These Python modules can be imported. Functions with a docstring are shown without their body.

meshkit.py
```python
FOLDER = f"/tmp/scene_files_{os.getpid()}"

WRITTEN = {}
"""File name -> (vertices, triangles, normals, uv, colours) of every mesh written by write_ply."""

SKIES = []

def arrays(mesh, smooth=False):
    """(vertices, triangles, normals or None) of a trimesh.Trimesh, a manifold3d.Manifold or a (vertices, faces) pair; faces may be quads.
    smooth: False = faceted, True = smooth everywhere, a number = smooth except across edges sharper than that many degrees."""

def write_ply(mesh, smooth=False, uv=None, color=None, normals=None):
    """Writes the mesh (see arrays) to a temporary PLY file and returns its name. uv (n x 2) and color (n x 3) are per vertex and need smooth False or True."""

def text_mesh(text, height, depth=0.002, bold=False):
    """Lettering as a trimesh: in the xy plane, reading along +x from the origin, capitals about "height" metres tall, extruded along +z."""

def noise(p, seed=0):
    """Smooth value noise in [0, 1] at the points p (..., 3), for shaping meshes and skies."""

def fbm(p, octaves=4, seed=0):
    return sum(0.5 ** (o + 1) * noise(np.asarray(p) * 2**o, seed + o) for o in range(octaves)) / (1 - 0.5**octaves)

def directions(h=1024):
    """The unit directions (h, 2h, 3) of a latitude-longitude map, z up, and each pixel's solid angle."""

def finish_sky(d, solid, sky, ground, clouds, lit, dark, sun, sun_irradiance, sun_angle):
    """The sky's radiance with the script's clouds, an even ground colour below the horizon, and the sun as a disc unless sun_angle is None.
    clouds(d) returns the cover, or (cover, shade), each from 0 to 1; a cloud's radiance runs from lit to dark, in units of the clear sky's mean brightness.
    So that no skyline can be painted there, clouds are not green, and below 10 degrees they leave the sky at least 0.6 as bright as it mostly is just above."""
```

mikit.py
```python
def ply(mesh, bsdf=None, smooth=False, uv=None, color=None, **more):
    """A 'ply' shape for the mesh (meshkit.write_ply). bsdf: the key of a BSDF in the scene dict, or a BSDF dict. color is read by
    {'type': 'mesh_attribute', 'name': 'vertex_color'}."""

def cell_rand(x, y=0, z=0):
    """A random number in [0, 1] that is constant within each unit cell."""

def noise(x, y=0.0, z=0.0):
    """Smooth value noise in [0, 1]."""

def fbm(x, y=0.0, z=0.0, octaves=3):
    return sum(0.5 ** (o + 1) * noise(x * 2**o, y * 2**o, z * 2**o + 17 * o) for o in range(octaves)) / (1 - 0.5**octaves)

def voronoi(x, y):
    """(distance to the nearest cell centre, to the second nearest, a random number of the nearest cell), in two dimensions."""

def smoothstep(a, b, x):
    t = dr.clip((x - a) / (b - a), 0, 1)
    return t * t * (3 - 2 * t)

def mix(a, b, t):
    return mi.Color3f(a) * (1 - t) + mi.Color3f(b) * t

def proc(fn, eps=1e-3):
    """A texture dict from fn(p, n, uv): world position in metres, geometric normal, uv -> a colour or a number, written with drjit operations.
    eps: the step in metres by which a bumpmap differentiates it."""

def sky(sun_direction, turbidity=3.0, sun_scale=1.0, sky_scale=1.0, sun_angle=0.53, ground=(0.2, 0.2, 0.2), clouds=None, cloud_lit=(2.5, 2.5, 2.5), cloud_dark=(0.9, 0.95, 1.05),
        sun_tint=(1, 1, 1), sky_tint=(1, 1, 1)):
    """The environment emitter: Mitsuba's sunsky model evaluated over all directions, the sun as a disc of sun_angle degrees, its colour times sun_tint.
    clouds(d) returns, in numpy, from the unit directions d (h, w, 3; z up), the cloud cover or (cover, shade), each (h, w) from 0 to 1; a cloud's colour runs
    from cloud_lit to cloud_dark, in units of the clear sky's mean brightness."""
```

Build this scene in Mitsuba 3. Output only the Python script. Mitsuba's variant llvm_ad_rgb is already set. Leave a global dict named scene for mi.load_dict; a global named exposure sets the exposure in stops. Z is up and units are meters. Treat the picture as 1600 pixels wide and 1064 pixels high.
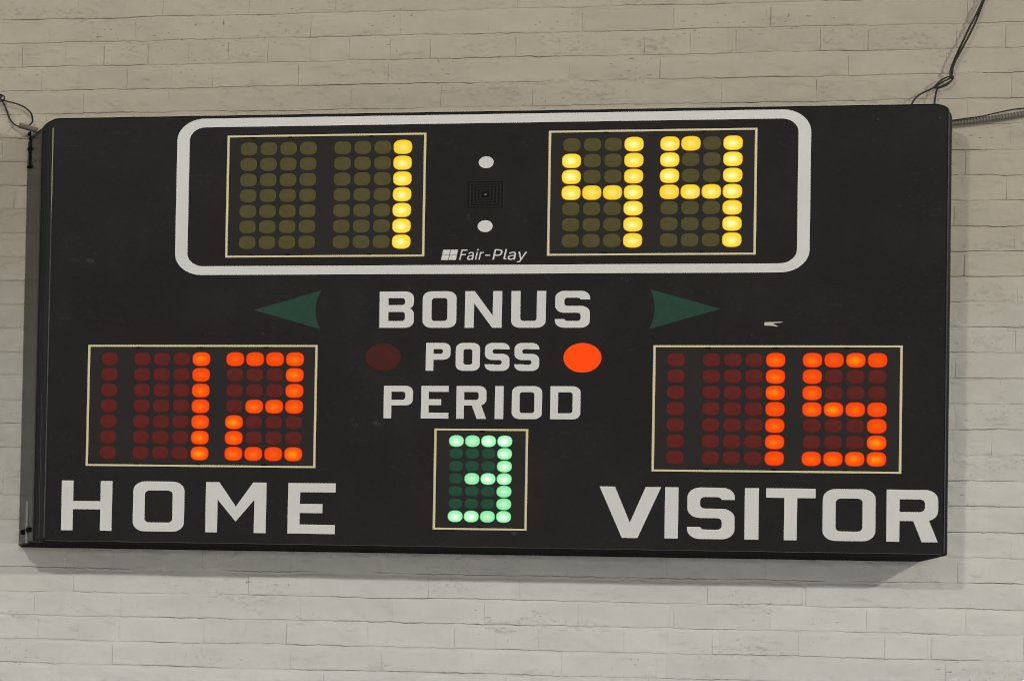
import math
import numpy as np
import trimesh
import drjit as dr
import mitsuba as mi
import mikit
import meshkit
from shapely.geometry import Polygon, Point, box
from shapely import affinity
from shapely.ops import unary_union

T = mi.ScalarTransform4f
rng = np.random.default_rng(7)
scene, labels = {'type': 'scene'}, {}

# ------------------------------------------------------------------ camera
# world: x along the wall, y into the wall, z up; the board's face is y = 0
CAM = np.array([-4.0293, -17.5694, -2.0604])
RIGHT = np.array([0.9185, 0.3906, 0.0614])
DOWN = np.array([0.0356, 0.0729, -0.9967])
FWD = np.array([-0.3937, 0.9177, 0.0531])
m = np.eye(4)
m[:3, 0], m[:3, 1], m[:3, 2], m[:3, 3] = -RIGHT, -DOWN, FWD, CAM
scene['camera'] = {'type': 'perspective', 'fov_axis': 'x', 'fov': math.degrees(2 * math.atan(800 / 6766.684)),
                   'principal_point_offset_x': 5685.878 / 1600, 'principal_point_offset_y': -603.609 / 1062.5,
                   'near_clip': 0.5, 'far_clip': 200.0, 'to_world': T(m.tolist())}
exposure = 0.0

# ------------------------------------------------------------------ light of the hall
def rgb(r, g=None, b=None):
    return {'type': 'rgb', 'value': [r, r, r] if g is None else [r, g, b]}


AMBIENT = 0.20
LAMP_A, LAMP_B = 720.0, 1000.0
FILL = 9.0
scene['hall_light'] = {'type': 'constant', 'radiance': rgb(AMBIENT * 1.02, AMBIENT, AMBIENT * 0.95), 'sampling_weight': 6.0}


def ceiling_lamp(key, pos, target, w, h, power, label):
    tw = T().look_at(origin=list(pos), target=list(target), up=[0, 0, 1]) @ T().scale([w / 2, h / 2, 1])
    scene[key] = {'type': 'rectangle', 'to_world': tw,
                  'emitter': {'type': 'area', 'radiance': rgb(power, power * 0.975, power * 0.9), 'sampling_weight': 6.0}}
    labels[key] = {'label': label, 'category': 'lamp' if 'lamp' in key else 'window'}


ceiling_lamp('ceiling_lamp', (-3.0, -8.8, 4.2), (1.2, 0, .7), 0.36, 0.26, LAMP_A, 'ceiling lamp of the hall, out of the picture on the left')
ceiling_lamp('ceiling_lamp_001', (8.2, -8.8, 4.35), (1.2, 0, .7), 0.36, 0.26, LAMP_B, 'ceiling lamp of the hall, out of the picture on the right')
ceiling_lamp('added_fill', (-1.5, -26.0, 0.6), (1.2, 0, .7), 8.0, 4.0, FILL, 'added soft fill panel far behind the camera, unseen')  # added frontal fill that evens the shadow under the board; no window known there

# ------------------------------------------------------------------ helpers
count = {}


def numbered(name):
    n = count.get(name, 0)
    count[name] = n + 1
    return name if n == 0 else f'{name}_{n:03d}'


def obj(name, mesh, bsdf, parent=None, label=None, smooth=False, **more):
    key = numbered(f'{parent}__{name}' if parent else name)
    d = mesh if isinstance(mesh, dict) else mikit.ply(mesh, bsdf, smooth=smooth)
    scene[key] = {**d, **more}
    if label:
        labels.setdefault(key, {})['label'] = label
    return key


def holder(name, parent=None, label=None):
    key = numbered(f'{parent}__{name}' if parent else name)
    if label:
        labels[key] = {'label': label}
    return key


def polys(g):
    return [p for p in getattr(g, 'geoms', [g]) if p.area > 1e-9]


def plate(shape, y0, y1):
    """A shape of the x-z plane as a solid from y0 (towards the viewer) to y1."""
    out = []
    for p in polys(shape):
        e = trimesh.creation.extrude_polygon(p, y1 - y0, engine='earcut')
        v = e.vertices
        out.append(trimesh.Trimesh(np.stack([v[:, 0], y1 - v[:, 2], v[:, 1]], 1), e.faces, process=False))
    e = trimesh.util.concatenate(out)
    e.merge_vertices()
    trimesh.repair.fix_normals(e, multibody=True)
    return e


def bevel_plate(shape, y0, y1, c=0.0012):
    """As plate, with its front edge rounded off by steps."""
    return trimesh.util.concatenate([plate(shape, y0 + c, y1), plate(shape.buffer(-c * 0.45, join_style=2), y0 + c * 0.35, y0 + c),
                                     plate(shape.buffer(-c, join_style=2), y0, y0 + c * 0.35)])


def tube(points, r, sides=9, steps=10):
    """A smooth tube through the points (Catmull-Rom)."""
    p = np.asarray(points, float)
    q = np.vstack([2 * p[0] - p[1], p, 2 * p[-1] - p[-2]])
    t = np.linspace(0, 1, steps, endpoint=False)[:, None]
    path = []
    for i in range(1, len(q) - 2):
        a, b, c, d = q[i - 1:i + 3]
        path.append(0.5 * (2 * b + (c - a) * t + (2 * a - 5 * b + 4 * c - d) * t**2 + (3 * b - a - 3 * c + d) * t**3))
    path = np.vstack(path + [p[-1:]])
    return sweep(path, np.full(len(path), r) if np.isscalar(r) else np.interp(np.linspace(0, 1, len(path)), np.linspace(0, 1, len(r)), r), sides)


def sweep(path, radii, sides=9):
    tan = np.gradient(path, axis=0)
    tan /= np.linalg.norm(tan, axis=1, keepdims=True) + 1e-12
    up = np.array([0, 1.0, 0.0])
    a = np.cross(tan, up)
    a /= np.linalg.norm(a, axis=1, keepdims=True) + 1e-9
    b = np.cross(tan, a)
    ang = np.arange(sides) * 2 * np.pi / sides
    v = path[:, None] + radii[:, None, None] * (np.cos(ang)[None, :, None] * a[:, None] + np.sin(ang)[None, :, None] * b[:, None])
    n = len(path)
    i, j = np.meshgrid(np.arange(n - 1), np.arange(sides), indexing='ij')
    f = np.stack([i * sides + j, (i + 1) * sides + j, (i + 1) * sides + (j + 1) % sides, i * sides + (j + 1) % sides], -1).reshape(-1, 4)
    f = np.vstack([f[:, [0, 1, 2]], f[:, [0, 2, 3]]])
    c0, c1 = n * sides, n * sides + 1
    k = np.arange(sides)
    caps = np.vstack([np.stack([k * 0 + c0, k, (k + 1) % sides], 1), np.stack([k * 0 + c1, (n - 1) * sides + (k + 1) % sides, (n - 1) * sides + k], 1)])
    e = trimesh.Trimesh(np.vstack([v.reshape(-1, 3), path[:1], path[-1:]]), np.vstack([f, caps]), process=False)
    trimesh.repair.fix_normals(e)
    return e


def bolt(r, h, n=6):
    e = trimesh.creation.cylinder(r, h, sections=n)
    d = trimesh.creation.icosphere(1, r * 0.62)
    d.apply_scale([1, 1, 0.55])
    d.apply_translation([0, 0, h / 2])
    return trimesh.util.concatenate([e, d])


# ------------------------------------------------------------------ materials
D = 0.1847                                        # depth of the cabinet; its back touches the wall
H = 1.4433
W = 2.4
S = mikit.smoothstep
X1 = (SCUFFS := [(0.1385, 0.954, .014, .016), (0.865, 0.421, .009, .010), (0.874, 0.402, .010, .007), (0.934, 0.411, .016, .016), (1.579, 0.886, .014, .010),
                 (1.167, 1.092, .012, .012), (0.62, 0.706, .01, .006), (0.338, 0.62, .006, .008), (1.30, 0.05, .012, .006), (0.56, 0.905, .012, .004), (1.1, 0.10, .01, .008)])


def face_color(p, n, uv):
    x, y, z = p.x, p.y, p.z
    g = mikit.noise(x * 190, 1.0, z * 240)
    big = mikit.fbm(x * 3.1, y * 3, z * 3.7 + 5, octaves=4)
    v = 0.0215 * (0.90 + 0.20 * g) * (0.86 + 0.28 * big)
    scuff = mi.Float(0)
    for cx, cz, rx, rz in SCUFFS:
        d = dr.sqrt(dr.square((x - cx) / rx) + dr.square((z - cz) / rz))
        scuff = dr.maximum(scuff, (1 - S(0.3, 1.3, d)))
    hatch = S(0.45, 0.8, mikit.fbm(x * 260 + z * 180, 3.0, z * 150, octaves=3))
    v = v + scuff * hatch * 0.045
    speck = S(0.80, 0.9, mikit.noise(x * 95, 7.0, z * 95)) * S(0.55, 0.75, mikit.noise(x * 9, 3.0, z * 9))
    v = v + speck * 0.006
    dust = S(0.5, 0.8, mikit.fbm(x * 14, 1.0, z * 5, octaves=4))
    v = v + dust * 0.0022
    smear = mikit.fbm(x * 1.7 + 3, 5.0, z * 2.3, octaves=3)
    v = v * (0.90 + 0.2 * smear)
    return mi.Color3f(v * 1.06, v, v * 0.97)


scene['face_black'] = {'type': 'principled', 'base_color': mikit.proc(face_color), 'roughness': 0.7, 'specular': 0.10}
scene['cabinet_black'] = {'type': 'principled', 'base_color': rgb(0.011, 0.011, 0.0115), 'roughness': 0.38, 'specular': 0.22}
scene['underside_black'] = {'type': 'principled', 'base_color': rgb(0.010, 0.0105, 0.012), 'roughness': 0.8, 'specular': 0.05}


def side_color(p, n, uv):
    v = 0.011 * (0.7 + 0.6 * mikit.fbm(p.y * 40, p.x, p.z * 3, octaves=3))
    return mi.Color3f(v * 1.05, v, v * 0.92)


def side_rough(p, n, uv):
    return 0.11 + 0.10 * mikit.fbm(p.y * 30, 2.0, p.z * 4, octaves=3)


scene['side_gloss'] = {'type': 'principled', 'base_color': mikit.proc(side_color), 'roughness': mikit.proc(side_rough), 'specular': 0.17}


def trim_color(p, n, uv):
    """A dark edge strip; the yellowish glint on its upper left end is painted into the colour."""
    glint = (1 - S(0.05, 0.09, p.x)) * S(1.08, 1.22, p.z + 0.14 * (mikit.fbm(p.z * 9, 4.0, 1.0, octaves=3) - 0.5))
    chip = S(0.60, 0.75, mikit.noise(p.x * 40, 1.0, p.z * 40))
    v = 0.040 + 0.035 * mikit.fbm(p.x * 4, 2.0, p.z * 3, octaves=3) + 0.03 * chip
    return mikit.mix((1.0, 0.93, 0.86), (0, 0, 0), 0) * v * (1 - glint) + mi.Color3f(0.40, 0.37, 0.25) * glint


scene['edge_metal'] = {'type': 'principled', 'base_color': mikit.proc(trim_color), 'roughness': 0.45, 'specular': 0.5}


def white_color(p, n, uv):
    v = 0.785 * (0.94 + 0.10 * mikit.fbm(p.x * 6, 1.0, p.z * 6, octaves=3))
    return mi.Color3f(v, v * 0.992, v * 0.965)


scene['white_vinyl'] = {'type': 'principled', 'base_color': mikit.proc(white_color), 'roughness': 0.55, 'specular': 0.3}
scene['trim_yellow'] = {'type': 'principled', 'base_color': rgb(0.80, 0.71, 0.42), 'roughness': 0.4, 'specular': 0.4}


def window_color(p, n, uv):
    v = 0.0255 * (0.9 + 0.2 * mikit.fbm(p.x * 8, 1.0, p.z * 8))
    return mi.Color3f(v * 1.12, v, v * 0.99)


scene['smoked_window'] = {'type': 'principled', 'base_color': mikit.proc(window_color), 'roughness': 0.6, 'specular': 0.12}


def lens(r, g, b):
    def fn(p, n, uv):
        v = 0.86 + 0.22 * mikit.fbm(p.x * 70, 1.0, p.z * 70, octaves=3) 
        return mi.Color3f(r * v, g * v, b * v)
    return {'type': 'principled', 'base_color': mikit.proc(fn), 'roughness': 0.6, 'specular': 0.12}


scene['lens_amber'] = lens(0.110, 0.097, 0.035)
scene['lens_red'] = lens(0.155, 0.021, 0.017)
scene['lens_green'] = lens(0.024, 0.098, 0.058)
scene['lens_possession'] = lens(0.085, 0.019, 0.015)
scene['lit_lens'] = {'type': 'principled', 'base_color': rgb(0.004), 'roughness': 0.6, 'specular': 0.02}
scene['arrow_green'] = lens(0.027, 0.075, 0.054)
scene['grille_black'] = {'type': 'principled', 'base_color': rgb(0.006), 'roughness': 0.7, 'specular': 0.1}
scene['wire_black'] = {'type': 'principled', 'base_color': rgb(0.022, 0.019, 0.018), 'roughness': 0.5, 'specular': 0.4}
scene['steel'] = {'type': 'principled', 'base_color': rgb(0.11, 0.09, 0.075), 'roughness': 0.5, 'metallic': 0.3, 'specular': 0.5}
scene['bracket_steel'] = {'type': 'principled', 'base_color': rgb(0.20, 0.155, 0.13), 'roughness': 0.5, 'specular': 0.4}


def conduit_color(p, n, uv):
    v = 0.19 * (0.8 + 0.4 * mikit.fbm(p.x * 60, p.y * 60, p.z * 60, octaves=3))
    return mi.Color3f(v * 1.06, v * 0.97, v * 0.88)


scene['conduit_paint'] = {'type': 'principled', 'base_color': mikit.proc(conduit_color), 'roughness': 0.5, 'specular': 0.4}


# painted brick: many coats of off-white, yellowed and dusty higher up the wall, where fading light is painted in too, with pits, drips and hairline cracks
def wall_color(p, n, uv):
    x, z = p.x, p.z
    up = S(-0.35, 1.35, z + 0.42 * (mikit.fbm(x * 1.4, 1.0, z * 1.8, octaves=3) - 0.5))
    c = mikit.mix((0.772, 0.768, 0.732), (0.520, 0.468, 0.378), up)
    row = dr.floor((z - 0.0169) / 0.0822)
    c = c * (0.97 + 0.06 * mikit.cell_rand(dr.floor(x / 0.27 + 0.5 * row), row, 3))
    c = c * (0.93 + 0.14 * mikit.fbm(x * 11, 2.0, z * 17, octaves=4))
    # dust and grime caught in rough patches
    rough = S(0.58, 0.78, mikit.fbm(x * 7 + 31, 3.0, z * 13, octaves=4))
    fine = S(0.46, 0.75, mikit.fbm(x * 95, 5.0, z * 115, octaves=3))
    c = c * (1 - 0.17 * rough * fine)
    pit = S(0.88, 0.95, mikit.noise(x * 105, 9.0, z * 125)) * S(0.60, 0.72, mikit.fbm(x * 6, 6.0, z * 8, octaves=2))
    c = c * (1 - 0.38 * pit)
    # hairline horizontal cracks in the paint
    w = mikit.fbm(x * 9, 11.0, z * 55, octaves=4)
    line = (1 - S(0.004, 0.018, dr.abs(w - 0.5))) * S(0.56, 0.68, mikit.fbm(x * 5, 21.0, z * 9, octaves=3))
    c = c * (1 - 0.08 * line)
    return mi.Color3f(c)


def wall_bump(p, n, uv):
    x, z = p.x, p.z
    return mikit.fbm(x * 60, 1.0, z * 85, octaves=4) * 0.8 + 1.2 * S(0.42, 0.85, mikit.fbm(x * 24, 8.0, z * 26, octaves=4)) 


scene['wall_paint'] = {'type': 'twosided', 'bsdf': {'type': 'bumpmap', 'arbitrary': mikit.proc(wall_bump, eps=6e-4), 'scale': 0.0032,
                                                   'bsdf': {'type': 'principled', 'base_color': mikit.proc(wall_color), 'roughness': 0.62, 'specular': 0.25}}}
scene['joint_dark'] = {'type': 'twosided', 'bsdf': {'type': 'diffuse', 'reflectance': rgb(0.42, 0.37, 0.31)}}

# ------------------------------------------------------------------ the brick wall
PITCH, Z0 = 0.0822, 0.0169
YW = D + 0.0035                                  # the plane of the mortar; brick faces stand a little proud of it
X_IN = (-0.42, 2.95)
K_IN = (-6, 24)


def n1(x, y, seed=0):
    x = np.asarray(x, float)
    return meshkit.fbm(np.stack([x, np.full_like(x, float(y) * 7.31) if np.isscalar(y) else y, np.zeros_like(x) + 0.37], -1), 4, seed)


def edge(x, k):
    """The wavy line of the lower edge of course k."""
    return Z0 + PITCH * k + 0.011 * (n1(np.asarray(x) * 6, k, 3) - 0.5) + 0.008 * (n1(np.asarray(x) * 27, k, 5) - 0.5) + 0.0052 * (n1(np.asarray(x) * 95, k, 7) - 0.5)


def gap(x, k):
    """The height of the open crack in the paint below course k: mostly thin, in places painted shut."""
    a = n1(np.asarray(x) * 4.5, k, 11)
    strong = 0.75 + 0.9 * ((k * 7919 % 13) / 13.0)
    if k == -1:
        strong = 2.3
    b = n1(np.asarray(x) * 42, k, 13) - 0.5
    return np.clip((a - 0.43) * 0.0085 * strong + 0.0056 * b - 0.0003, 0.0, 0.0030) + 0.0001


def strip(xs, zrows, yfun, back=0.0062, sides=True):
    """A sheet with rows of heights zrows (n rows of len(xs)), its depth yfun(x, z, row fraction), and skirts going back."""
    n, mm = len(zrows), len(xs)
    X = np.tile(xs, (n, 1))
    Z = np.array(zrows)
    Y = yfun(X, Z)
    v = np.stack([X, Y, Z], -1).reshape(-1, 3)
    i, j = np.meshgrid(np.arange(n - 1), np.arange(mm - 1), indexing='ij')
    a = (i * mm + j).ravel()
    f = np.vstack([np.stack([a, a + 1, a + mm + 1], 1), np.stack([a, a + mm + 1, a + mm], 1)])
    loops = [np.arange(mm), (n - 1) * mm + np.arange(mm)[::-1]]
    if sides:
        loops = [np.concatenate([np.arange(mm), np.arange(1, n) * mm + mm - 1, (n - 1) * mm + np.arange(mm - 1)[::-1], np.arange(n - 1)[::-1] * mm])]
    vs, fs = [v], [f]
    at = len(v)
    for L in loops:
        q = v[L].copy()
        q[:, 1] = YW + back
        o, b = L[:-1], at + np.arange(len(L) - 1)
        fs.append(np.vstack([np.stack([o, b, b + 1], 1), np.stack([o, b + 1, L[1:]], 1)]))
        vs.append(q)
        at += len(q)
    return trimesh.Trimesh(np.vstack(vs), np.vstack(fs), process=False)


def surf(X, Z, seed, amp):
    P = np.stack([X * 16, Z * 26, np.zeros_like(X) + seed], -1)
    Q = np.stack([X * 75, Z * 110, np.zeros_like(X) + seed], -1)
    return amp * (meshkit.fbm(P, 3, 17) - 0.5) + 0.42 * amp * (meshkit.fbm(Q, 3, 19) - 0.5)


def mortar_course(k, x0, x1, dx):
    xs = np.arange(x0, x1 + dx / 2, dx)
    lo, hi = edge(xs, k) + 0.0004, edge(xs, k + 1) - gap(xs, k + 1)
    rows = [lo + (hi - lo) * t for t in (0, .25, .5, .7, .82, .9, .96, 1)]
    return strip(xs, rows, lambda X, Z: YW + 0.0008 + surf(X, Z, 0.3, 0.0072), sides=False)


def brick_mesh(x0, x1, k, dx, tilt, proud, ja=1.0, jb=1.0):
    nx = max(4, int((x1 - x0) / dx))
    ease = np.linspace(0, 1, nx + 1)
    xs = np.concatenate([[x0, x0 + .0022, x0 + .006], x0 + .012 + (x1 - x0 - .024) * ease, [x1 - .006, x1 - .0022, x1]])
    lo, hi = edge(xs, k), edge(xs, k + 1) - gap(xs, k + 1) - 0.0065 - 0.004 * n1(xs * 20, k, 23)
    ts = np.array([0, .03, .09, .28, .5, .72, .86, .94, 1.0])
    rows = [lo + (hi - lo) * t for t in ts]

    def yf(X, Z):
        t = (Z - lo) / (hi - lo)
        ex = np.minimum(X - x0, x1 - X) + 0.0016 * (meshkit.fbm(np.stack([X * 90, Z * 130, X * 0 + 4], -1), 2, 29) - .5)
        top = np.clip(t * 0 + (1 - t) * (hi - lo) / 0.014, 0, 1)
        bot = np.clip(t * (hi - lo) / 0.005, 0, 1)
        sid = np.clip(ex / 0.011, 0, 1)
        js = np.where(X - x0 < x1 - X, ja, jb) * np.clip(2.6 * meshkit.fbm(np.stack([X * 0 + 9.1 * (x0 + x1), Z * 38, X * 0 + k], -1), 2, 31) - 0.5, 0.05, 1)
        r = lambda u: 1 - np.sqrt(np.clip(1 - (1 - u)**2, 0, 1))  # noqa: E731
        return YW - proud + proud * 1.25 * r(top) + 0.0012 * r(bot) + js * proud * 1.1 * r(sid) + tilt * (t - .5) + surf(X, Z, 0.3, 0.0072)
    return strip(xs, rows, yf)


# one sheet of painted mortar per course, and the dark depth of the cracks behind it
fine, wide = [], []
for k in range(K_IN[0] - 18, K_IN[1] + 20):
    inside = K_IN[0] <= k < K_IN[1]
    if inside:
        fine.append(mortar_course(k, X_IN[0], X_IN[1], 0.0045))
        wide += [mortar_course(k, -4.0, X_IN[0], 0.06), mortar_course(k, X_IN[1], 6.5, 0.06)]
    else:
        wide.append(mortar_course(k, -4.0, 6.5, 0.06))
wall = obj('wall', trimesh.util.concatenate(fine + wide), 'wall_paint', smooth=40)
labels[wall] = {'label': 'rough off-white painted brick wall behind the scoreboard', 'category': 'wall', 'kind': 'structure'}
back = box(-4.0, Z0 + PITCH * (K_IN[0] - 18), 6.5, Z0 + PITCH * (K_IN[1] + 20))
obj('joint_depth', plate(back, YW + 0.0057, YW + 0.10), 'joint_dark', wall)

far = []
for k in range(K_IN[0] - 18, K_IN[1] + 20):
    off = 0.128 * (k % 2) + rng.uniform(-.02, .02)
    header = (k % 6 == 2)
    x, ja = -4.0 + off, 1.0
    while x < 6.4:
        L = (0.112 if header else 0.243) + rng.uniform(-.006, .006)
        tilt, proud = rng.normal(0, .0011), abs(rng.normal(0.0021, .0009)) + .0006
        x0, x1 = x, x + L
        x = x1 + rng.uniform(.005, .010)
        jb = (0.05, 0.12, 0.25, 0.45, 0.6, 1.0)[int(rng.integers(0, 6))]
        if jb < 0.8:
            x = x1 + 0.0003                          # painted shut
        js_, ja = (ja, jb), jb * rng.uniform(.3, 1)
        seen = x1 > -0.13 and x0 < 2.72 and -5.9 < k < 23
        hidden = x0 > 0.04 and x1 < 2.30 and 1 <= k <= 15
        if seen and not hidden:
            obj('brick', brick_mesh(x0, x1, k, 0.0055, tilt, proud, *js_), 'wall_paint', wall, smooth=40)
        elif not hidden and (-0.6 < x0 < 3.2 and -9 < k < 27):
            far.append(brick_mesh(x0, x1, k, 0.03, tilt, proud, *js_))
        elif not hidden:
            far.append(brick_mesh(x0, x1, k, 0.09, tilt, proud, *js_))
key = obj('brickwork', trimesh.util.concatenate(far), 'wall_paint', wall, smooth=40)
labels[key] = {'label': 'painted bricks of the wall beyond the picture', 'kind': 'stuff'}

# ------------------------------------------------------------------ the scoreboard: cabinet
board = holder('scoreboard', label='black electronic scoreboard with amber, red and green lamp digits hung on the painted brick wall')
labels[board]['category'] = 'scoreboard'


def rrect(x0, z0, x1, z1, r, q=10):
    return box(x0 + r, z0 + r, x1 - r, z1 - r).buffer(r, quad_segs=q)


outline = unary_union([rrect(0, 0.2, W, H, 0.046, 14), rrect(0, 0, W, 0.6, 0.006)])
inner = outline.buffer(-0.004, join_style=1)
obj('cabinet', plate(inner, 0.006, D), 'cabinet_black', board, smooth=35)
obj('side_panel', plate(box(0.0, 0.008, 0.004, H - 0.046), 0.0262, D - 0.001), 'side_gloss', board, label='glossy left side of the scoreboard cabinet')
obj('side_panel', plate(box(W - 0.004, 0.008, W, H - 0.046), 0.0262, D - 0.001), 'side_gloss', board)
obj('underside', plate(box(0.006, 0.0, W - 0.003, 0.0042), 0.0262, D - 0.001), 'underside_black', board)

XL, XR = 0.0295, 2.3862                            # edges of the face sheet between its side rails
face = unary_union([box(XL, 0.0035, XR, H - 0.05), outline.buffer(-0.0035, join_style=1).intersection(box(XL, H - 0.06, XR, H))])
ring = outline.difference(face.buffer(0.0004, join_style=2))
for name, part in (('rail', ring.intersection(box(-1, -1, XL, 3))), ('rail', ring.intersection(box(XR, -1, 5, 3))), ('rim', ring.intersection(box(XL + 1e-6, -1, XR - 1e-6, 3)))):
    if name == 'rail':
        # rounded rail: the edge rolls back towards the side
        steps = [(0.0, 0.010), (0.0016, 0.006), (0.004, 0.003), (0.008, 0.0004), (0.013, -0.0014)]
        layers = [part.intersection(outline.buffer(-s, join_style=1)) for s, _ in steps]
        ys = [y for _, y in steps]
        e = trimesh.util.concatenate([plate(L, y, (ys[i - 1] if i else 0.026)) for i, (L, y) in enumerate(zip(layers, ys))])
        obj(name, e, 'cabinet_black', board)
    else:
        for piece in polys(part):
            obj(name, plate(piece, -0.0004, 0.026), 'underside_black', board)
obj('edge_trim', plate(box(XL - 0.0028, 0.012, XL - 0.0004, H - 0.034), -0.0026, 0.0), 'edge_metal', board, label='edge strip along the left side of the face, glint painted into its upper end')
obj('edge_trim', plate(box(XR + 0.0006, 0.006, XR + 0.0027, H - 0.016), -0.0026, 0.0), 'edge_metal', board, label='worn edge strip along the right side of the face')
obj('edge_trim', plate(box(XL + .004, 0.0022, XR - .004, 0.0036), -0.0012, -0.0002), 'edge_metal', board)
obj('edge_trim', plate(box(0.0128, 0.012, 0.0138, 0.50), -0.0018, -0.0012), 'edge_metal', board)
obj('face_panel', plate(face, 0.0, 0.0055), 'face_black', board)

for x, z in ((2.211, 1.3965), (2.3651, 1.3976), (0.0925, 1.392), (0.175, 1.40), (1.0, 1.4385), (1.655, 0.694), (1.90, 0.700), (2.295, 0.694), (0.46, 0.702), (0.735, 0.694),
             (2.372, 0.72), (0.045, 0.70), (0.06, 0.030), (1.70, 0.030)):
    s = trimesh.creation.cylinder(0.0052, 0.003, sections=12)
    h = trimesh.creation.cylinder(0.0030, 0.0042, sections=6)
    s = trimesh.util.concatenate([s, h])
    s.apply_transform(trimesh.transformations.rotation_matrix(math.pi / 2, [1, 0, 0]))
    s.apply_translation([x, -0.0006, z])
    obj('screw', s, 'cabinet_black', board)

# ------------------------------------------------------------------ white outline and lettering
outer = rrect(0.3752, 0.9045, 2.0455, 1.4335, 0.074, 16)
hole = rrect(0.4095, 0.9340, 2.0135, 1.4040, 0.044, 16)
obj('outline', plate(outer.difference(hole), -0.0005, 0.001), 'white_vinyl', board, label='white rounded outline around the clock')


def rr(x0, z0, x1, z1, r):
    r = min(r, (x1 - x0) / 2 - 1e-5, (z1 - z0) / 2 - 1e-5)
    return box(x0 + r, z0 + r, x1 - r, z1 - r).buffer(r, quad_segs=6)


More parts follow.
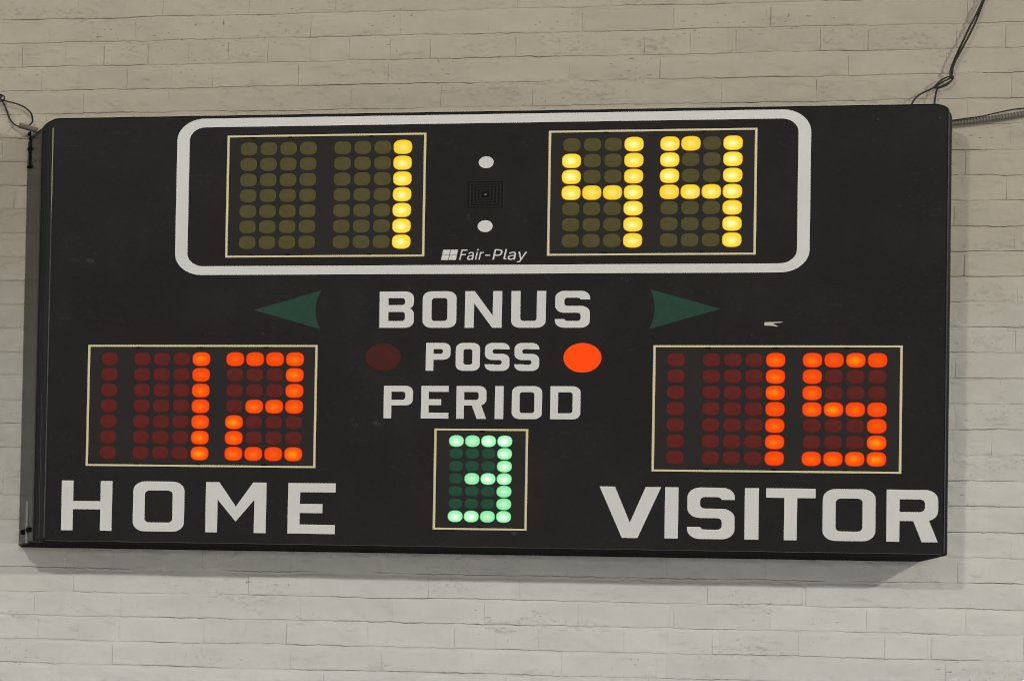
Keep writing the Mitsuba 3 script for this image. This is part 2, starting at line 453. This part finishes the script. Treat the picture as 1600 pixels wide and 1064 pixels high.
def glyph(c, w, h, t, s, R, r):
    mid = h / 2
    if c == 'I':
        return box(0, 0, w, h)
    if c == 'H':
        return unary_union([box(0, 0, t, h), box(w - t, 0, w, h), box(0, mid - s / 2 * .92 + h * .01, w, mid + s / 2 * .92 + h * .01)])
    if c == 'E':
        return unary_union([box(0, 0, t, h), box(0, 0, w, s), box(0, h - s, w, h), box(0, mid - s / 2, w * .73, mid + s / 2)])
    if c == 'T':
        return unary_union([box(0, h - s, w, h), box(w / 2 - t / 2, 0, w / 2 + t / 2, h)])
    if c == 'O':
        return rr(0, 0, w, h, R).difference(rr(t, s, w - t, h - s, r))
    if c == 'D':
        return unary_union([rr(0, 0, w, h, R), box(0, 0, w / 2, h)]).difference(unary_union([rr(t, s, w - t, h - s, r), box(t, s, w / 2, h - s)]))
    if c == 'U':
        return unary_union([rr(0, 0, w, h, R), box(0, h / 2, w, h)]).difference(unary_union([rr(t, s, w - t, h, r), box(t, h / 2, w - t, h + 1)]))
    if c in 'PR':
        b = h * (.40 if c == 'P' else .405)
        bowl = unary_union([rr(0, b - s * .02, w, h, R), box(0, b - s * .02, w / 2, h)]).difference(unary_union([rr(t, b + s * .93, w - t, h - s, r), box(t, b + s * .93, w / 2, h - s)]))
        bowl = unary_union([bowl, box(0, 0, t, h)])
        if c == 'R':
            bowl = unary_union([bowl, Polygon([(w * .48, b + s * .5), (w * .48 + t * 1.22, b + s * .5), (w + .0, 0), (w - t * 1.22, 0)])])
        return bowl
    if c == 'B':
        b = mid + h * .03
        body = unary_union([rr(0, 0, w, b + h * .03, R), rr(0, b - h * .03, w * .995, h, R), box(0, 0, w / 2, h)])
        return body.difference(unary_union([rr(t, s, w - t, b - s / 2, r), box(t, s, w / 2, b - s / 2), rr(t, b + s / 2, w - t, h - s, r), box(t, b + s / 2, w / 2, h - s)]))
    if c == 'N':
        return unary_union([box(0, 0, t, h), box(w - t, 0, w, h), Polygon([(0, h), (t * 1.05, h), (w, 0), (w - t * 1.05, 0)])])
    if c == 'M':
        a = h * .22
        return unary_union([box(0, 0, t, h), box(w - t, 0, w, h), Polygon([(0, h), (t * 1.12, h), (w / 2, h * .52), (w - t * 1.12, h), (w, h), (w - t * .6, h - t * 1.2), (w / 2, a), (t * .6, h - t * 1.2)])])
    if c == 'V':
        q = t * 1.22
        return Polygon([(0, h), (q, h), (w / 2, h * .30), (w - q, h), (w, h), (w / 2 + t * .62, 0), (w / 2 - t * .62, 0)])
    if c == 'S':
        up = rr(0, mid - s / 2, w, h, R).difference(rr(t, mid + s / 2, w - t, h - s, r)).difference(box(w - t, mid - s, w + 1, h * .765)).difference(box(w * .6, mid + s / 2, w + 1, h * .765 - 0.0))
        lo = rr(0, 0, w, mid + s / 2, R).difference(rr(t, s, w - t, mid - s / 2, r)).difference(box(-1, h * .235, t, mid + s)).difference(box(-1, h * .235, w * .4, mid - s / 2))
        return unary_union([up, lo])


def word(name, label, letters, h, z0, t, s, R, r):
    g = holder('lettering', board, label)
    for c, x0, x1 in letters:
        shape = affinity.translate(glyph(c, x1 - x0, h, t, s, R, r), x0, z0)
        obj('letter', plate(shape, -0.0005, 0.001), 'white_vinyl', g)


word('home', 'white lettering HOME below the left score', [('H', .0752, .2160), ('O', .2741, .4152), ('M', .4736, .6385), ('E', .6971, .8250)], .1686, .0390, .0325, .0305, .032, .013)
word('visitor', 'white lettering VISITOR below the right score', [('V', 1.5193, 1.6776), ('I', 1.6877, 1.7220), ('S', 1.7449, 1.8656), ('I', 1.8906, 1.9262), ('T', 1.9442, 2.0686), ('O', 2.0868, 2.2185), ('R', 2.2454, 2.3729)],
     .1665, .0408, .0325, .0305, .032, .013)
word('bonus', 'white lettering BONUS between the two green arrows', [('B', .9332, 1.0253), ('O', 1.0482, 1.1376), ('N', 1.1602, 1.2576), ('U', 1.2818, 1.3726), ('S', 1.3963, 1.4871)], .1210, .7260, .0240, .0224, .023, .009)
word('poss', 'small white lettering POSS between the two possession lights', [('P', 1.0590, 1.1242), ('O', 1.1381, 1.2019), ('S', 1.2147, 1.2795), ('S', 1.2923, 1.3572)], .0922, .5838, .0202, .0205, .019, .007)
word('period', 'white lettering PERIOD above the green digit', [('P', .9490, 1.0267), ('E', 1.0484, 1.1213), ('R', 1.1416, 1.2208), ('I', 1.2431, 1.2656), ('O', 1.2876, 1.3665), ('D', 1.3877, 1.4663)], .1084, .4254, .0205, .0198, .020, .008)

# maker's mark: four leaning squares and the slanted name
mark = holder('maker_mark', board, "maker's mark Fair-Play with a four-pane square, in white")
for i in (0, 1):
    for j in (0, 1):
        x0, z0 = 1.0945 + 0.0205 * i, 0.9508 + 0.0178 * j
        q = Polygon([(0, 0), (.0188, 0), (.0188, .0164), (0, .0164)])
        q = affinity.translate(affinity.affine_transform(q, [1, 0.16, 0, 1, 0, 0]), x0 + 0.0028 * j, z0)
        obj('pane', plate(q, -0.0005, 0.001), 'white_vinyl', mark)
for text, x0, x1 in (('Fair', 1.1425, 1.2035), ('-', 1.2085, 1.2215), ('Play', 1.2300, 1.3165)):
    tm = meshkit.text_mesh(text, 0.0342, 0.0022)
    v = tm.vertices.copy()
    v[:, 0] -= v[:, 0].min()
    v[:, 0] *= (x1 - x0) / v[:, 0].max()
    v = np.stack([x0 + v[:, 0] + 0.17 * v[:, 1], 0.0016 - v[:, 2], 0.9512 + v[:, 1]], 1)
    tm = trimesh.Trimesh(v, tm.faces, process=False)
    trimesh.repair.fix_normals(tm, multibody=True)
    obj('name_lettering', tm, 'white_vinyl', mark)

# ------------------------------------------------------------------ clock dots, horn, arrows, possession lights
for z in (1.2736, 1.0618):
    obj('colon_dot', plate(Point(1.2093, z).buffer(0.0197, quad_segs=14), -0.0014, 0.001), 'white_vinyl', board)
horn = obj('horn_grille', plate(box(1.1597, 1.1208, 1.2593, 1.2154), -0.0009, 0.001), 'cabinet_black', board, label='black horn grille of square slots inside one another')
cx, cz = 1.2083, 1.1668
for i, a in enumerate((0.0465, 0.0375, 0.0285, 0.0195, 0.0105)):
    sq = box(cx - a, cz - a * .95, cx + a, cz + a * .95)
    sq = sq.difference(sq.buffer(-0.0054, join_style=2))
    for d in np.linspace(-a, a, max(3, 2 * int(a / 0.0046) // 2 * 2 + 1))[1:-1:1]:
        if i < 4:
            sq = sq.difference(unary_union([box(cx + d - .0007, cz - 1, cx + d + .0007, cz + 1).difference(box(cx - a + .005, cz - a * .95 + .005, cx + a - .005, cz + a * .95 - .005)),
                                            box(cx - 1, cz + d * .95 - .0007, cx + 1, cz + d * .95 + .0007).difference(box(cx - a + .005, cz - a * .95 + .005, cx + a - .005, cz + a * .95 - .005))]))
    obj('slot', plate(sq, -0.0013, -0.0002), 'grille_black', horn)
obj('hub', plate(Point(cx, cz).buffer(0.0034), -0.003, -0.0002), 'steel', horn)


def arrow(pts):
    (tx, tz), (ax, az), (mx, mz), (bx, bz) = pts
    t = np.linspace(0, 1, 9)
    curve = [((1 - u)**2 * ax + 2 * u * (1 - u) * (2 * mx - (ax + bx) / 2) + u * u * bx, (1 - u)**2 * az + 2 * u * (1 - u) * mz + u * u * bz) for u in t]
    return Polygon([(tx, tz)] + curve)


obj('bonus_arrow', plate(arrow([(0.5931, 0.7855), (0.7760, 0.8510), (0.7613, 0.7868), (0.7745, 0.7215)]), -0.0011, 0.001), 'arrow_green', board, label='unlit dark green bonus arrow pointing left')
obj('bonus_arrow', plate(arrow([(1.8225, 0.7868), (1.6412, 0.8510), (1.6535, 0.7880), (1.6405, 0.7215)]), -0.0011, 0.001), 'arrow_green', board, label='unlit dark green bonus arrow pointing right')

EMIT = {'sampling_weight': 0.02}
COLD = {
    'amber': ((1.02, 0.70, 0.014), (1.22, 1.04, 0.42)),
    'red': ((1.0, 0.060, 0.002), (1.04, 0.33, 0.002)),
    'green': ((0.25, 0.90, 0.37), (1.0, 1.08, 0.97)),
}


def glow(kind, gain, ox, oz, bright=1.0):
    """The light of a lamp's lens: brightest in front of the light source behind it."""
    edge_c, core_c = COLD[kind]
    dim = {'amber': (0.75, 0.38, 0.004), 'red': (0.30, 0.008, 0.002), 'green': (0.03, 0.30, 0.12)}[kind]
    pw = 2.35 if kind == 'green' else 2.75

    def fn(p, n, uv):
        d = dr.sqrt(dr.square(uv.x - 0.5 - ox) + dr.square((uv.y - 0.5 - oz) * 1.15)) * 2
        t = dr.exp(-dr.square(d / (0.64 if kind == 'green' else 0.54)))
        rho = dr.power(dr.power(dr.abs(uv.x - 0.5) * 2 + 1e-4, pw) + dr.power(dr.abs(uv.y - 0.5) * 2 + 1e-4, pw), 1 / pw)
        rim = S(0.90, 1.0, rho)                      # the lens is thick at its rim and lets less light through
        return mikit.mix(edge_c, core_c, dr.clip(t * gain, 0, 1.15)) * (0.93 + 0.07 * bright) * (1 - rim) + mi.Color3f(*dim) * rim
    return {'type': 'area', 'radiance': mikit.proc(fn), **EMIT}


GLOW = {}


def lens_mesh(a, b, height, n=30, power=2.75):
    ang = np.arange(n) * 2 * np.pi / n
    c, s = np.cos(ang), np.sin(ang)
    ux, uz = np.sign(c) * np.abs(c)**(2 / power), np.sign(s) * np.abs(s)**(2 / power)
    rings = [0.25, 0.5, 0.72, 0.88, 0.97, 1.0]
    v, uv = [[0, -height, 0]], [[.5, .5]]
    for q in rings:
        v += [[a * q * x, -height * math.sqrt(max(0, 1 - (q * .985)**2)) if q < 1 else 0.0, b * q * z] for x, z in zip(ux, uz)]
        uv += [[.5 + .5 * q * x, .5 + .5 * q * z] for x, z in zip(ux, uz)]
    v += [[a * x, 0.0015, b * z] for x, z in zip(ux, uz)]
    uv += [[.5 + .5 * x, .5 + .5 * z] for x, z in zip(ux, uz)]
    f = [[0, 1 + j, 1 + (j + 1) % n] for j in range(n)]
    for k in range(len(rings)):
        o, p = 1 + k * n, 1 + (k + 1) * n
        for j in range(n):
            f += [[o + j, p + j, p + (j + 1) % n], [o + j, p + (j + 1) % n, o + (j + 1) % n]]
    return trimesh.Trimesh(np.array(v), np.array(f), process=False), np.array(uv)


def lens_ply(a, b, h, bsdf, power=2.75):
    e, uv = lens_mesh(a, b, h, power=power)
    return mikit.ply(e, bsdf, smooth=True, uv=uv)


LENS = {k: lens_ply(0.0228, 0.0223, 0.0022, 'lens_' + k) for k in COLD}
LENS_P = {k: lens_ply(0.0181, 0.0174, 0.0020, 'lens_' + k, power=2.4) for k in COLD}
LIT = {k: lens_ply(0.0249, 0.0240, 0.0024, 'lit_lens') for k in COLD}
LIT_P = {k: lens_ply(0.0199, 0.0196, 0.0022, 'lit_lens', power=2.35) for k in COLD}

lamp_rng = np.random.default_rng(12)


def possession(x, lit):
    a = 0.0493 if lit else 0.0473
    d = lens_ply(a, a * 0.985, 0.002, 'lit_lens' if lit else 'lens_possession', power=2.0)
    if lit:
        d = {**d, 'emitter': {'type': 'area', 'radiance': rgb(1.0, 0.068, 0.004), **EMIT}}
    obj('possession_light', d, None, board, label='round possession light lit bright orange' if lit else 'round possession light unlit dark red',
        to_world=T().translate([x, -0.0008, 0.6273]))


possession(0.9452, False)
possession(1.4695, True)

# ------------------------------------------------------------------ lamp displays
DIG = {' ': ['....'] * 7, '1': ['...#'] * 7,
       '4': ['...#', '#..#', '#..#', '####', '...#', '...#', '...#'],
       '9': ['##.#', '#..#', '#..#', '####', '...#', '...#', '...#'],
       '2': ['####', '...#', '...#', '.###', '#...', '#...', '####'],
       '5': ['####', '#...', '#...', '####', '...#', '...#', '####'],
       '3': ['####', '...#', '...#', '.###', '...#', '...#', '####'],
       '|': ['.'] * 7}


def display(name, label, x0, z1, w, h, digits, kind, xs, ztop, pitch_x, pitch_z, small=False, clips=()):
    g = obj(name, plate(box(x0 + .004, z1 - h + .004, x0 + w - .004, z1 - .004), -0.0010, 0.002), 'smoked_window', board, label)
    fr = box(x0, z1 - h, x0 + w, z1)
    obj('border', bevel_plate(fr.difference(fr.buffer(-0.0062, join_style=2)), -0.0024, 0.002, 0.0007), 'trim_yellow', g)
    for c in clips:
        for z in (z1 - 0.0085, z1 - h + 0.0085):
            obj('clip', bevel_plate(box(x0 + c - .006, z - .0024, x0 + c + .006, z + .0024), -0.0036, 0.001, 0.0008), 'grille_black', g)
    dim, lit = (LENS_P, LIT_P) if small else (LENS, LIT)
    for ch, x in zip(digits, xs):
        for r, row in enumerate(DIG[ch]):
            for c, on in enumerate(row):
                to = T().translate([x + c * pitch_x, -0.0012, ztop - r * pitch_z])
                if on == '#':
                    v = int(lamp_rng.integers(0, 5))
                    if (kind, v) not in GLOW:
                        GLOW[kind, v] = glow(kind, ((0.95, .35, .6, .2, .45) if kind == 'red' else (1.0, 0.82, 1.15, 0.5, 0.9))[v], (-.05, -.02, -.06, .0, -.03)[v], (-.03, -.05, .0, -.02, -.06)[v], (1.0, .3, 1.0, -0.2, .6)[v])
                    obj('lit_lamp', {**lit[kind], 'emitter': GLOW[kind, v]}, None, g, to_world=to)
                else:
                    obj('lamp', dim[kind], None, g, to_world=to)


PX, PZ = 0.0538, 0.0526
display('clock_display', 'amber lamp display of the minutes, reading 1', 0.5126, 1.3746, 0.5369, 0.4119, ' 1', 'amber', (0.5722, 0.8262), 1.3282, PX, PZ, clips=(0.07, 0.17, 0.39))
display('clock_display', 'amber lamp display of the seconds, reading 44', 1.3724, 1.3746, 0.5369, 0.4119, '49', 'amber', (1.4328, 1.6866), 1.3270, PX, PZ, clips=(0.15, 0.40))
display('score_display', 'red lamp display of the home score, reading 12', 0.1399, 0.6683, 0.6289, 0.4104, '|12', 'red', (0.2005, 0.2913, 0.5461), 0.6207, PX + .0003, PZ + .0003, clips=(0.14, 0.31, 0.49))
display('score_display', 'red lamp display of the visitor score, reading 15', 1.6516, 0.6683, 0.6289, 0.4104, '|15', 'red', (1.7106, 1.8009, 2.0560), 0.6207, PX + .0003, PZ + .0003, clips=(0.14, 0.31, 0.49))
display('period_display', 'small green lamp display of the period, reading 3', 1.0847, 0.3924, 0.2467, 0.3333, '3', 'green', (1.1434,), 0.3517, 0.0424, 0.04135, small=True, clips=(0.125,))

# ------------------------------------------------------------------ fittings on the cabinet's left side
br = trimesh.util.concatenate([tube([(-0.040, 0.12, 1.4475), (-0.014, 0.12, 1.4375), (0.012, 0.12, 1.4275)], 0.0075, 8, 4),
                               tube([(-0.040, 0.135, 1.4455), (-0.010, 0.135, 1.4340), (0.012, 0.135, 1.4255)], 0.0055, 8, 4)])
bracket = obj('hanger_bracket', br, 'bracket_steel', board, label='steel hanger tab at the upper left corner of the cabinet', smooth=40)
strap = obj('strap', trimesh.creation.box(extents=[0.004, 0.0065, 0.135], transform=trimesh.transformations.translation_matrix([-0.0015, 0.150, 1.368])), 'grille_black', board, label='black strap bolted to the side below the hanger tab')
for y, z in ((0.150, 1.4200), (0.150, 1.3687), (0.150, 1.3063)):
    e = bolt(0.0060, 0.005)
    e.apply_transform(trimesh.transformations.rotation_matrix(-math.pi / 2, [0, 1, 0]))
    e.apply_translation([-0.0050, y, z])
    obj('bolt', e, 'grille_black', strap, smooth=30)
angle = trimesh.creation.box(extents=[0.004, 0.010, 0.142], transform=trimesh.transformations.translation_matrix([-0.0015, 0.084, 0.075]))
ang = obj('angle_strip', angle, 'lens_strip', board, label='pale metal strip low on the left side')
for y, z in ((0.1275, 0.0457), (0.0590, 0.0462)):
    e = bolt(0.0090, 0.007)
    e.apply_transform(trimesh.transformations.rotation_matrix(-math.pi / 2, [0, 1, 0]))
    e.apply_translation([-0.0032, y, z])
    obj('bolt', e, 'grille_black', ang, smooth=30)
scene['lens_strip'] = {'type': 'principled', 'base_color': rgb(0.34, 0.335, 0.31), 'roughness': 0.5, 'specular': 0.3}

# ------------------------------------------------------------------ hanging cables, conduit, wire, scrap of tape
def helix(points, r, turns, steps, phase, sides=7, rw=0.0022):
    p = np.asarray(points, float)
    t = np.linspace(0, len(p) - 1, steps)
    i = np.clip(t.astype(int), 0, len(p) - 2)
    q = p[i] + (p[i + 1] - p[i]) * (t - i)[:, None]
    a = np.linspace(0, turns * 2 * np.pi, steps) + phase
    d = (p[-1] - p[0]) / np.linalg.norm(p[-1] - p[0])
    u = np.cross(d, [0, 1, 0]); u /= np.linalg.norm(u)
    w = np.cross(d, u)
    return sweep(q + r * (np.cos(a)[:, None] * u + np.sin(a)[:, None] * w), np.full(steps, rw), sides)


CW = 0.0027
cable = holder('hanging_cable', label='dark doubled wire cable knotted above the right corner of the scoreboard')
labels[cable] |= {'category': 'cable', 'group': 'wire cables that hold up the scoreboard'}
y = 0.162
obj('upper_strand', trimesh.util.concatenate([
    tube([(2.600, .175, 2.06), (2.5310, y, 1.8172), (2.4945, y + .004, 1.7142), (2.4550, y, 1.6022), (2.4495, y, 1.5642)], CW, 8),
    tube([(2.608, .178, 2.06), (2.5360, y + .006, 1.8182), (2.5020, y - .004, 1.7152), (2.4590, y - .004, 1.6082), (2.4540, y, 1.5722)], CW, 8)]), 'wire_black', cable, smooth=60)
obj('knot', trimesh.util.concatenate([
    tube([(2.4495, y, 1.5642), (2.4560, y - .004, 1.5622), (2.4400, y - .006, 1.5607), (2.4220, y - .005, 1.5472), (2.4115, y - .003, 1.5302), (2.4205, y, 1.5272), (2.4400, y + .002, 1.5352), (2.4540, y + .001, 1.5522), (2.4530, y - .003, 1.5642)], 0.0024, 8),
    tube([(2.4540, y, 1.5722), (2.4520, y + .004, 1.5602), (2.4340, y + .005, 1.5482), (2.4180, y + .004, 1.5352), (2.4120, y, 1.5287), (2.4280, y - .006, 1.5322), (2.4460, y - .007, 1.5452), (2.4565, y - .003, 1.5572)], 0.0024, 8)]), 'wire_black', cable, smooth=60)
obj('lower_strand', tube([(2.4115, y, 1.5297), (2.3960, y, 1.5202), (2.3770, y, 1.5087), (2.3630, y, 1.4937), (2.3550, y, 1.4762), (2.3520, y, 1.4472)], 0.0025, 8), 'wire_black', cable, smooth=60)
obj('lower_strand', tube([(2.4185, y, 1.5292), (2.4145, y, 1.5082), (2.4115, y, 1.4822), (2.4105, y, 1.4452)], 0.0025, 8), 'wire_black', cable, smooth=60)

cable2 = holder('hanging_cable', label='dark wire cable looped through the hanger tab at the upper left corner of the scoreboard')
labels[cable2] |= {'category': 'cable', 'group': 'wire cables that hold up the scoreboard'}
y = 0.15
obj('loop', tube([(-0.0830, y, 1.5390), (-0.0450, y, 1.5265), (-0.0200, y, 1.5130), (-0.0030, y - .005, 1.4920), (0.0005, y - .015, 1.4690), (-0.0060, y - .03, 1.4510), (-0.0200, y - .03, 1.4400),
                  (-0.0300, y - .02, 1.4440), (-0.0430, y - .01, 1.4475), (-0.0590, y, 1.4690), (-0.0720, y, 1.5090), (-0.0840, y, 1.5380)], 0.0026, 8), 'wire_black', cable2, smooth=60)
obj('knot', trimesh.util.concatenate([
    tube([(-0.0830, y, 1.5390), (-0.0785, y - .004, 1.5440), (-0.0820, y - .006, 1.5530), (-0.0930, y - .004, 1.5520), (-0.0960, y, 1.5420), (-0.0860, y + .003, 1.5360), (-0.0790, y, 1.5400)], 0.0024, 8),
    tube([(-0.0840, y, 1.5380), (-0.0900, y - .005, 1.5450), (-0.0860, y - .007, 1.5550), (-0.0940, y, 1.5600)], 0.0024, 8)]), 'wire_black', cable2, smooth=60)
obj('upper_strand', trimesh.util.concatenate([tube([(-0.0900, y, 1.5520), (-0.1100, y, 1.5790), (-0.1700, .165, 1.70), (-0.26, .185, 1.88)], CW, 8),
                                              tube([(-0.0950, y, 1.5480), (-0.1140, y + .004, 1.5780), (-0.1740, .165, 1.70), (-0.264, .187, 1.88)], CW, 8)]), 'wire_black', cable2, smooth=60)

path = np.array([(2.36, .160, 1.3975), (2.42, .162, 1.4075), (2.464, .164, 1.4145), (2.508, .166, 1.4195), (2.556, .167, 1.4265), (2.603, .168, 1.4345), (2.635, .168, 1.4410), (2.72, .170, 1.462), (2.85, .170, 1.50), (3.2, .170, 1.58)])
s_ = np.concatenate([[0], np.cumsum(np.linalg.norm(np.diff(path, axis=0), axis=1))])
u_ = np.linspace(0, s_[-1], 1200)
pp = np.stack([np.interp(u_, s_, path[:, i]) for i in range(3)], 1)
rr_ = 0.0079 + 0.0015 * np.clip(1.6 * np.cos(u_ / 0.0080 * 2 * np.pi), -1, 1)
cond = obj('flexible_conduit', sweep(pp, rr_, 12), 'conduit_paint', smooth=50)
labels[cond] = {'label': 'ribbed flexible metal conduit running from the right edge of the scoreboard along the wall', 'category': 'conduit'}
wire = obj('wire', tube([(2.44, .150, 1.417), (2.500, .150, 1.4265), (2.530, .150, 1.4320), (2.556, .152, 1.4395), (2.585, .154, 1.4475), (2.612, .155, 1.4535), (2.640, .155, 1.4565), (2.72, .160, 1.478), (2.9, .165, 1.53), (3.2, .17, 1.62)], 0.0022, 8), 'wire_black', smooth=60)
labels[wire] = {'label': 'thin black wire running above the ribbed conduit', 'category': 'wire'}

tear = Polygon([(1.9345, .7430), (1.9560, .7440), (1.9800, .7452), (1.9775, .7422), (1.9600, .7405), (1.9560, .7372), (1.9625, .7335), (1.9690, .7300), (1.9640, .7288), (1.9540, .7318), (1.9345, .7326), (1.9335, .7375)])
tape = obj('tape_scrap', plate(tear, -0.0016, 0.0002), 'tape_white')
labels[tape] = {'label': 'torn scrap of white tape stuck on the black face right of the right arrow', 'category': 'tape'}
scene['tape_white'] = {'type': 'principled', 'base_color': rgb(0.68, 0.66, 0.58), 'roughness': 0.6, 'specular': 0.2}
